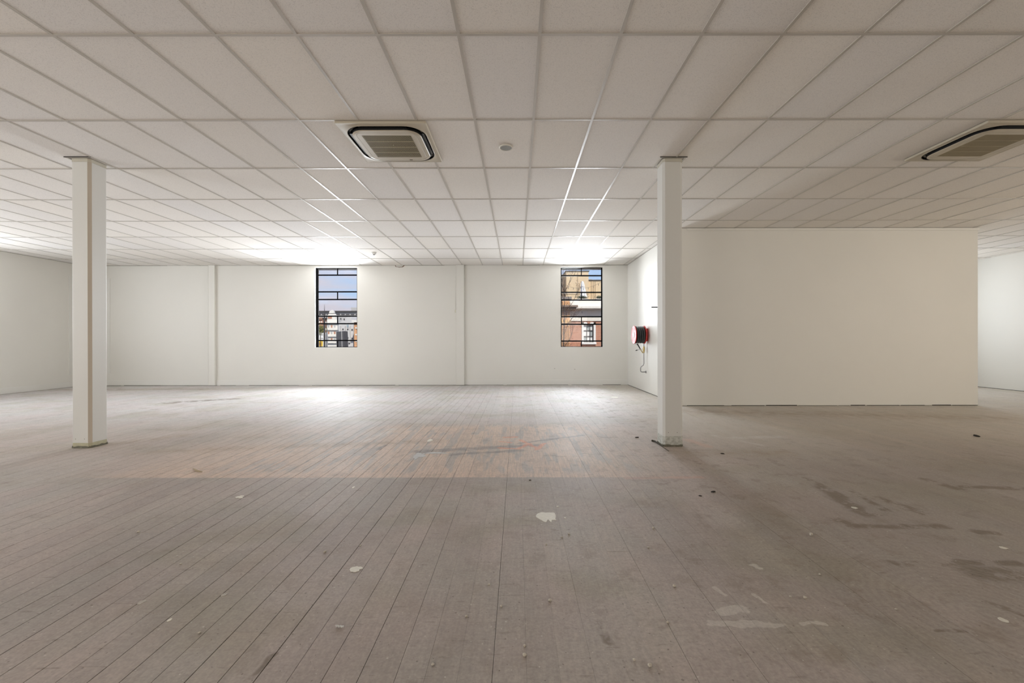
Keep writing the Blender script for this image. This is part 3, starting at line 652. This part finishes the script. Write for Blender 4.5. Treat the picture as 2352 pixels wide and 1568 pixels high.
tag(MB().tube([a+Vector((0, 0, .004)), m_+Vector((0, 0, .006)), b+Vector((0, 0, .004))], [.003, .009, .003], 6).build('wood_splinter', plain('pale_splinter', (.42, .34, .22), .8)), 'curved pale wood splinter on peach boards near the left column', 'splinter')
# electrical lead poking from under the right column
a = fl(1497, 1013.5); pts = [a+Vector((0, 0, .012)), fl(1505, 1015)+Vector((0, 0, .010)), fl(1513, 1021)+Vector((0, 0, .008)), fl(1536, 1037)+Vector((0, 0, .006))]
tag(MB().tube(pts, [.012, .009, .005, .003], 8).build('loose_lead', plain('grimy_lead', (.05, .045, .03), .8)), 'dark grimy lead lying against the foot of the right column', 'lead')

# ------------------------------------------------------------------ outside
M_STREET = plain('street_asphalt', (.12, .12, .12), .9)
struct('ground', MB().box(-160, 160, -60, 260, -4.6, -4.5), M_STREET)
struct('outer_wall', MB().box(XL-.3, XR+.3, YB-.001, YB+.28, -4.5, -.06), plain('outer_render', (.45, .40, .35), .9))
aw = MB().box(XL-.3, XR+.3, 12.76, 13.45, 3.585, 3.66); tag(aw.build('awning', plain('grey_soffit', (.20, .19, .21), .7)), 'grey awning edge seen through the top panes of both windows', 'awning')
def at(px, py, D): return Vector(((px-CX)/F*D, D, CAMZ+((HZ-.0016*(px-CX))-py)/F*D))
def brick(name, c1_, c2_, mortar, sc=1):
    t = NT(name); g_ = t.n('ShaderNodeNewGeometry').outputs['Position']; sx_ = t.n('ShaderNodeSeparateXYZ'); t.l(g_, sx_.inputs[0]); cb = t.n('ShaderNodeCombineXYZ')
    t.l(sx_.outputs[0], cb.inputs[0]); t.l(sx_.outputs[2], cb.inputs[1]); b = t.n('ShaderNodeTexBrick'); t.l(cb.outputs[0], b.inputs[0])
    b.inputs['Color1'].default_value = (*c1_, 1); b.inputs['Color2'].default_value = (*c2_, 1); b.inputs['Mortar'].default_value = (*mortar, 1); b.inputs['Scale'].default_value = 1
    b.inputs['Brick Width'].default_value = .24*sc; b.inputs['Row Height'].default_value = .084*sc; b.inputs['Mortar Size'].default_value = .009*sc
    t.bump(b.outputs['Fac'], -.4, .01); return t.done(b.outputs[0], .9)
M_BRICK = brick('red_brick', (.40, .15, .085), (.50, .22, .13), (.55, .40, .32), .55); M_TANB = brick('tan_brick', (.62, .32, .13), (.70, .38, .17), (.62, .45, .30), .55)
M_STUCCO = plain('white_stucco', (.80, .77, .70), .8); M_CREAM = plain('cream_cladding', (.72, .56, .36), .8, vary=.04, scale=.4); M_DK = plain('dark_metal_outdoor', (.06, .055, .055), .6)
M_GREYB = plain('grey_concrete', (.50, .49, .48), .85); M_SEAM = plain('panel_seam', (.45, .34, .22), .9); M_WHITE = plain('bright_white_outdoor', (.82, .82, .80), .7)
M_PANEG = plain('far_window_pane', (.42, .46, .46), .2)
# --- brick corner building opposite (through the right window)
D = 24.0
def zz(py, D=D): return at(1335, py, D).z
def xx(px, D=D): return at(px, 700, D).x
bl = empty('brick_building', (6, D, -4.5), label='red brick building with white parapet, seen through the right window', cat='building')
def bp(name, mb, mat, par=bl): # world-space mesh, parented without moving
    o = mb.build(name, mat, par); o.location = (-par.location.x if par is bl else 0, -par.location.y if par is bl else 0, -par.location.z if par is bl else 0); return o
wx0, wx1, wz0, wz1 = xx(1336), xx(1368), zz(788), zz(740)
bp('brick_wall', MB().box(2.90, wx0+.10, D, D+.3, -4.5, zz(737)).box(wx1-.10, 16, D, D+.3, -4.5, zz(737)).box(wx0+.1, wx1-.1, D, D+.3, -4.5, wz0).box(wx0+.1, wx1-.1, D, D+.3, wz1-.1, zz(737)).box(xx(1309), 16, D+6, D+6.3, -4.5, zz(737)), M_BRICK)
bp('frieze', MB().box(2.90, 16, D-.06, D+.3, zz(737), zz(711)), M_STUCCO)
bp('cornice', MB().box(2.90, 16, D-.55, D+.3, zz(709.5), zz(705)).box(2.90, 16, D-.40, D+.3, zz(711), zz(709.5)), M_STUCCO)
bp('parapet', MB().box(2.90, 16, D-.02, D+.3, zz(705), zz(687)), M_STUCCO)
bp('frieze_stain', MB().box(xx(1336), xx(1336.7), D-.07, D-.06, zz(719), zz(715)), M_DK)
bp('roof_terrace', MB().box(xx(1309), 16, D+.3, D+6, zz(693), zz(690)), M_GREYB)
sw = bp('sash_window', MB().box(wx0, wx0+.11, D-.06, D+.1, wz0, wz1).box(wx1-.12, wx1, D-.06, D+.1, wz0, wz1).box(wx0, wx1, D-.06, D+.1, wz1-.15, wz1).box(wx0-.03, wx1+.03, D-.10, D+.1, wz0-.06, wz0+.06), M_WHITE)
gx0, gx1, gz0, gz1 = wx0+.11, wx1-.12, wz0+.06, wz1-.15
def wpart(name, mb, mat): return mb.build(name, mat, sw)
for i in range(3):
    for j in range(3):
        a0, a1 = gx0+(gx1-gx0)*i/3, gx0+(gx1-gx0)*(i+1)/3; b0, b1 = gz0+(gz1-gz0)*j/3, gz0+(gz1-gz0)*(j+1)/3
        wpart('pane', MB().box(a0+.015, a1-.015, D+.06, D+.07, b0+.02, b1-.02), M_WHITE if (i+j) % 3 else M_PANEG)
for i in (1, 2):
    xx_ = gx0+(gx1-gx0)*i/3; wpart('glazing_bar', MB().box(xx_-.015, xx_+.015, D+.03, D+.07, gz0, gz1), M_DK)
    z_ = gz0+(gz1-gz0)*i/3; wpart('glazing_bar', MB().box(gx0, gx1, D+.02, D+.07, z_-.025, z_+.025), M_DK)
wpart('glazing_bar', MB().box(gx1-.05, gx1, D+.02, D+.07, gz0, gz1), M_DK)
kx = xx(1352); bp('keystone', MB().loft([[(kx-.05, D-.08, wz1-.16), (kx+.05, D-.08, wz1-.16), (kx+.05, D, wz1-.16), (kx-.05, D, wz1-.16)], [(kx-.10, D-.08, wz1+.03), (kx+.10, D-.08, wz1+.03), (kx+.10, D, wz1+.03), (kx-.10, D, wz1+.03)]], True, True), M_BRICK)
# projecting tan bay with fluted pilaster and its own cornice
D2 = 23.0
def z2(py): return at(1300, py, D2).z
def x2(px): return at(px, 700, D2).x
bay = empty('tan_brick_bay', (2.5, D2, -4.5), label='tan brick bay with fluted pilaster and brown cornice left of the red brick wall', cat='building')
def yp(name, mb, mat):
    o = mb.build(name, mat, bay); o.location = (-2.5, -D2, 4.5); return o
yp('bay_wall', MB().box(-.5, x2(1309), D2, D2+3, -4.5, z2(688)), M_TANB)
for i in range(6):
    a0 = x2(1292+i*2.9); yp('flute', MB().box(a0, a0+.035, D2-.05, D2, -4.5, z2(745)), M_TANB)
yp('capital', MB().box(x2(1288), x2(1311), D2-.10, D2, z2(742), z2(734)), plain('orange_stone', (.72, .45, .20), .8))
yp('cornice_slab', MB().box(-.5, x2(1325), D2-.45, D2+.2, z2(706), z2(702)).box(-.5, x2(1322), D2-.32, D2+.2, z2(709.5), z2(706)), plain('brown_cornice', (.25, .19, .15), .8))
yp('cornice_moulding', MB().box(-.5, x2(1320), D2-.22, D2+.2, z2(713), z2(709.5)).box(-.5, x2(1313), D2-.12, D2+.2, z2(716), z2(713)), plain('tan_moulding', (.50, .36, .24), .8))
yp('bay_parapet', MB().box(-.5, x2(1313), D2-.06, D2+.4, z2(687), z2(681.5)), plain('grey_parapet', (.25, .23, .21), .8))
# large cream building behind
D3 = 46.0
def c3(px, py): return at(px, py, D3)
cb_ = empty('cream_building', (8, D3, -4.5), label='large cream clad building behind the brick building', cat='building')
def cp(name, mb, mat):
    o = mb.build(name, mat, cb_); o.location = (-8, -D3, 4.5); return o
cp('main_wall', MB().box(c3(1301, 0).x, c3(1352, 0).x, D3, D3+10, -4.5, c3(0, 625).z), M_CREAM); cp('left_wing', MB().box(-2, c3(1301, 0).x, D3+1, D3+10, -4.5, c3(0, 629.5).z), M_CREAM)
cp('right_wing', MB().box(c3(1352, 0).x, 26, D3+1, D3+10, -4.5, c3(0, 643.5).z), M_CREAM)
cp('roof_edge', MB().box(c3(1301, 0).x-.1, c3(1352, 0).x+.1, D3-.1, D3+10, c3(0, 625).z, c3(0, 623.6).z), M_DK)
cp('roof_edge', MB().box(c3(1352, 0).x, 26, D3+.9, D3+10, c3(0, 643.5).z, c3(0, 641.5).z), M_DK); cp('skylight', MB().box(c3(1352, 0).x, c3(1368, 0).x, D3+2, D3+6, c3(0, 642).z, c3(0, 637).z), M_GREYB)
for px in (1327, 1362, 1366.5, 1371): cp('panel_joint', MB().box(c3(px, 0).x-.04, c3(px, 0).x+.04, D3-.03 if px < 1352 else D3+.97, D3+1, -4.5, c3(0, 627 if px < 1352 else 645).z), M_SEAM)
cp('panel_joint', MB().box(c3(1301, 0).x, c3(1352, 0).x, D3-.03, D3, c3(0, 677).z-.04, c3(0, 677).z+.04), M_SEAM)
# closed white parasol and hedges on the roof terrace
DU = 26.5
u = at(1340, 687, DU); r = empty('closed_parasol', (u.x, DU, u.z-.1), label='closed white parasol standing on the brick building roof terrace', cat='parasol')
hgt_ = at(0, 647, DU).z-u.z
MB().tube([(0, 0, -.14), (0, 0, hgt_+.05)], .03, 8).build('pole', M_WHITE, r)
L = []
for zf, rr_ in ((.12, .20), (.35, .16), (.6, .13), (.82, .095), (.93, .07), (1.0, .01)):
    L.append([((rr_*(1+.25*math.cos(6*a)))*math.cos(a)*.9-.09*(1-zf)*-1*.9-.06, (rr_*(1+.25*math.cos(6*a)))*math.sin(a), hgt_*zf+.1) for a in [2*PI*i/36 for i in range(36)]])
MB().loft(L, True, True).build('folded_canopy', M_WHITE, r)
MB().tube([(-.04, 0, hgt_*.74), (-.04, 0, hgt_*.78)], .14, 12).build('strap', M_GREYB, r)
M_LEAF = plain('dark_hedge_leaf', (.09, .11, .07), .8)
def leafball(name, cx_, cy_, cz_, rx, ry, rz, n, mat, size, seed, par=None):
    m_ = MB(); rs = random.Random(seed)
    for i in range(n):
        p = Vector((rs.gauss(0, .45)*rx, rs.gauss(0, .45)*ry, rs.gauss(0, .45)*rz)); a = Vector((rs.uniform(-1, 1), rs.uniform(-1, 1), rs.uniform(-1, 1))).normalized()*size; b_ = a.orthogonal().normalized()*size*.5
        k_ = len(m_.v); c_ = Vector((cx_, cy_, cz_))+p; m_.v += [c_-a, c_+b_, c_+a, c_-b_]; m_.f.append((k_, k_+1, k_+2, k_+3))
    o = m_.build(name, mat, par); return o
for i, (a0, a1, lb) in enumerate(((1325, 1350, 'dark green planter hedge at the foot of the closed white parasol'), (1368, 1392, 'dark green planter hedge right of the parasol on the roof terrace'))):
    p0, p1 = at(a0, 688.6, DU-.6), at(a1, 688.6, DU-.6); r = empty('planter_hedge', ((p0.x+p1.x)/2, DU-.6, p0.z), label=lb, cat='hedge', group='roof terrace hedges')
    MB().box((p0.x-p1.x)/2, (p1.x-p0.x)/2, -.15, .15, -.145, .06).build('planter', M_GREYB, r)
    tag(leafball('foliage', 0, 0, .16, (p1.x-p0.x)*.5, .12, .10, 500, M_LEAF, .035, i, r), kind='stuff')
# string of small lamps
a, b = at(1300, 655, 25), at(1392, 640, 25); pts = [a.lerp(b, i/16)+Vector((0, 0, -1.0*(1-(2*i/16-1)**2)*.35)) for i in range(17)]
r = empty('string_lights', (0, 0, 0), label='string of small dark lamps hung across the cream building', cat='string lights'); MB().tube(pts, .006, 5).build('cord', M_DK, r)
for p in pts[1:-1:2]: MB().tube([p, p-Vector((0, 0, .07)), p-Vector((0, 0, .13))], [.006, .015, .006], 6).build('lamp', M_DK, r)
# bare tree with a few brown leaves
DT = 18.5
tb = at(1296, 700, DT); r = empty('street_tree', (tb.x, DT, -4.5), label='bare street tree with a few brown leaves at the left of the right window', cat='tree')
br = MB(); lf_ = MB(); rs = random.Random(21)
def grow(p, d, ln_, rad, dep):
    pts = [p]; q = p
    for i in range(3): d = (d+Vector((rs.uniform(-.16, .16), rs.uniform(-.16, .16), rs.uniform(-.02, .14)))).normalized(); q = q+d*ln_/3; pts.append(q)
    br.tube(pts, [rad, rad*.85, rad*.72, rad*.6], 5 if dep > 1 else 4, False)
    if dep == 0 or rs.random() < .12:
        for _ in range(1):
            if rs.random() < .6:
                c_ = q; s_ = .032; k_ = len(lf_.v); a_ = Vector((rs.uniform(-1, 1), rs.uniform(-1, 1), -1)).normalized()*s_; b_ = a_.orthogonal().normalized()*s_*.6; lf_.v += [c_, c_+a_*.6+b_, c_+a_*1.4, c_+a_*.6-b_]; lf_.f.append((k_, k_+1, k_+2, k_+3))
    if dep:
        for _ in range(3 if dep > 2 else rs.choice((2, 3))):
            nd_ = (d+Vector((rs.uniform(-.55, .55), rs.uniform(-.55, .55), rs.uniform(-.1, .4)))).normalized(); grow(pts[rs.choice((2, 3))], nd_, ln_*rs.uniform(.66, .84), rad*.55, dep-1)
grow(Vector((-.1, 0, 0)), Vector((0, 0, 1)), 2.6, .10, 0); 
for k_, (z_, n_) in enumerate(((3.6, 1), (4.3, 1), (4.9, 2), (5.5, 1), (6.1, 2), (6.6, 1), (7.1, 2), (7.6, 2), (8.0, 2))):
    for _ in range(n_): grow(Vector((-.1+.015*z_, 0, z_)), Vector((rs.uniform(-.6, .6), rs.uniform(-.4, .4), .8)).normalized(), .55, .014, 4)
br.tube([(-.1, 0, 0), (-.1, 0, 2.5), (-.06, 0, 4.6), (.0, 0, 6.6), (.03, .03, 8.5)], [.07, .045, .032, .02, .006], 8)
M_BARK = plain('dark_bark', (.07, .045, .035), .9)
br.build('branches', M_BARK, r); tag(lf_.build('leaves', plain('dry_leaf', (.16, .07, .03), .8), r), kind='stuff')
# --- through the left window: roofs, facades, spire
def facade(name, label, px0, px1, ptop, D, mat, cat='building', depth=6, pbot=None):
    a_, b_ = at(px0, ptop, D), at(px1, ptop, D); z0 = -4.5
    r = empty(name, ((a_.x+b_.x)/2, D, z0), label=label, cat=cat); w = (b_.x-a_.x)/2
    MB().box(-w, w, 0, depth, 0, a_.z-z0).build('walls', mat, r); r['w'] = w; return r, w, a_.z-z0
def addwin(r, D, px, py, wpx, hpx, mat, name='window', proud=.05):
    p = at(px, py, D); w, h = wpx/F*D/2, hpx/F*D/2; x_, z_ = p.x-r.location.x, p.z-r.location.z
    fr = MB().box(x_-w, x_+w, -proud, 0, z_-h, z_+h).build(name, mat, r); return fr
D = 75
r, w, h = facade('grey_office_block', 'long flat grey office block on the skyline in the left window', 690, 860, 717, D, M_GREYB, depth=12)
MB().box(-w, w, -.3, 12, h, h+.25).build('roof_edge', M_DK, r)
for i in range(14): addwin(r, D, 700+i*11, 722, 8, 2.2, M_DK)
MB().box(w*.25, w*.9, 2, 8, h, h+1.0).build('plant_room', M_GREYB, r)
D = 62
r, w, h = facade('brick_terrace', 'low red brick building with cream band behind the thin spire', 715, 741.5, 730, D, M_BRICK)
MB().box(-w, w, -.2, 6, h-.25, h+.05).build('cornice', plain('brown_band', (.33, .18, .12), .8), r)
for i in range(3): addwin(r, D, 730+i*4.5, 739, 2.2, 4, M_STUCCO)
D = 55
r, w, h = facade('gabled_building', 'ornate cream building with curved gable and red brick infill', 750, 775, 733, D, M_STUCCO)
gl2 = []
for (dx, z_) in ((-1, 0), (-.92, .55), (-.6, .75), (-.5, 1.05), (0, 1.22), (.5, 1.05), (.6, .75), (.92, .55), (1, 0)): gl2.append((dx*w*.78-.05, z_*1.0))
MB().loft([[(x_, 0, h+z_) for x_, z_ in gl2], [(x_, .4, h+z_) for x_, z_ in gl2]], True, True).build('gable', M_STUCCO, r)
addwin(r, D, 758, 729, 9, 5, M_BRICK, 'brick_infill')
for py in (742, 757, 772, 787): MB().box(-w-.1, w+.1, -.22, .2, at(0, py, D).z+4.5-.12, at(0, py, D).z+4.5+.12).build('string_course', M_STUCCO, r)
for py in (749, 764, 779):
    for px in (755, 762, 769): addwin(r, D, px, py, 3.4, 6, M_BRICK if (px+py) % 2 else M_GREYB)
D = 50
r, w, h = facade('white_shopfront', 'white low building at the bottom left of the left window', 728, 746, 763, D, M_WHITE, depth=.8)
for py in (768, 776): addwin(r, D, 736, py, 12, 1.2, M_GREYB, 'fascia')
sg = addwin(r, D, 735, 789, 13, 12, plain('yellow_sign', (.80, .55, .06), .6), 'yellow_hoarding', .15)
for i in range(3): addwin(r, D, 732+i*3.4, 789, 1.3, 7, plain('brown_sign_bar', (.25, .12, .05), .6), 'sign_bar', .2)
D = 48
r, w, h = facade('grey_corner_building', 'pale grey gabled building with small windows right of the dark slab', 778, 812, 742, D, plain('pale_grey_render', (.62, .61, .60), .85))
MB().loft([[(-w, 0, h), (w, 0, h), (w*.6, 0, h+.85), (-w*.1, 0, h+.6)], [(-w, 5, h), (w, 5, h), (w*.6, 5, h+.85), (-w*.1, 5, h+.6)]], True, True).build('gable', plain('pale_grey_gable', (.60, .59, .58), .85), r)
for px, py in ((788, 756), (799, 756), (809, 757), (788, 776), (799, 776), (809, 777), (802, 788), (791, 733), (783, 732)): addwin(r, D, px, py, 2.6, 3.4, M_DK)
addwin(r, D, 799, 748, 4, 6, plain('blue_grey_pane', (.35, .42, .46), .4))
for px in (783, 793.5, 804.5): addwin(r, D, px, 768, .8, 40, M_GREYB, 'pilaster', .1)
D = 46
r, w, h = facade('orange_brick_tower', 'orange brick building at the right edge of the left window', 813.5, 840, 737, D, brick('orange_brick', (.62, .28, .12), (.70, .34, .15), (.7, .5, .35)))
for py in (753, 768, 783): addwin(r, D, 819, py, 5, 3.5, M_STUCCO)
MB().box(-w-.15, w, -.3, 6, h-.15, h+.1).build('cornice', M_STUCCO, r)
D = 20
p0, p1, p2, p3 = at(772, 762, D), at(789, 760, D), at(794, 800, D), at(777, 800, D)
k_ = Vector((p3.x*2.2-p0.x*1.2, D, -4.5)); base = Vector((p0.x, D, -4.5))
def rel(p, dy=0): return (p.x-base.x, dy, p.z-base.z)
ext = lambda a_, b_: Vector((b_.x+(b_.x-a_.x)*.9, D, b_.z+(b_.z-a_.z)*.9))
q2, q3 = ext(p1, p2), ext(p0, p3); q2.z = q3.z = -4.5
r = empty('leaning_slab', base, label='dark grey leaning slab in front of the buildings in the left window', cat='sign')
MB().loft([[rel(p0), rel(p1), rel(q2), rel(q3)], [rel(p0, .5), rel(p1, .5), rel(q2, .5), rel(q3, .5)]], True, True).build('slab', plain('charcoal_panel', (.085, .085, .095), .7), r)
MB().loft([[rel(p1.lerp(p0, .28), -.02), rel(p1.lerp(p0, .20), -.02), rel(q2.lerp(q3, .20), -.02), rel(q2.lerp(q3, .28), -.02)], [rel(p1.lerp(p0, .28)), rel(p1.lerp(p0, .20)), rel(q2.lerp(q3, .20)), rel(q2.lerp(q3, .28))]], True, True).build('slab_seam', M_GREYB, r)
D = 30
p = at(745.3, 699, D); r = empty('spire_mast', (p.x, D, -4.5), label='tall thin dark spire mast rising left in the left window', cat='mast')
zt = p.z+4.5
MB().tube([(0, 0, 0), (0, 0, zt-1.25), (0, 0, zt-.95), (0, 0, zt)], [.075, .058, .04, .006], 10).build('mast', M_DK, r)
MB().tube([(0, 0, zt-1.55), (0, 0, zt-.95)], .065, 10).build('collar', M_DK, r)
p = at(750.5, 731, D); r = empty('lamp_post', (p.x, D, -4.5), label='thinner dark post just right of the spire mast', cat='post'); zt = p.z+4.5
MB().tube([(0, 0, 0), (0, 0, zt)], [.045, .022], 8).build('post', M_DK, r); MB().tube([(0, 0, zt), (0, 0, zt+.12)], [.05, .02], 8).build('cap', M_DK, r)
for dz_, lb in ((717.5, 'upper dark overhead wire crossing the left window'), (741, 'lower dark overhead wire crossing the left window')):
    a, b = at(690, dz_, 34), at(780, dz_+1.5, 34); tag(MB().tube([a, a.lerp(b, .5)-Vector((0, 0, .08)), b], .022, 5).build('overhead_wire', M_DK), lb, 'wire', 'overhead wires outside')
sx_ = at(736, 752, 42); r = empty('leafy_tree', (sx_.x, 42, -4.5), label='olive green treetop behind the spire mast in the left window', cat='tree')
tag(leafball('foliage', 0, 0, sx_.z+4.3, .45, .4, .45, 900, plain('olive_leaf', (.20, .20, .06), .8), .06, 4, r), kind='stuff')
MB().tube([(0, 0, 0), (.03, 0, 3), (0, 0, sx_.z+4.3)], [.09, .06, .03], 8).build('trunk', M_BARK, r)
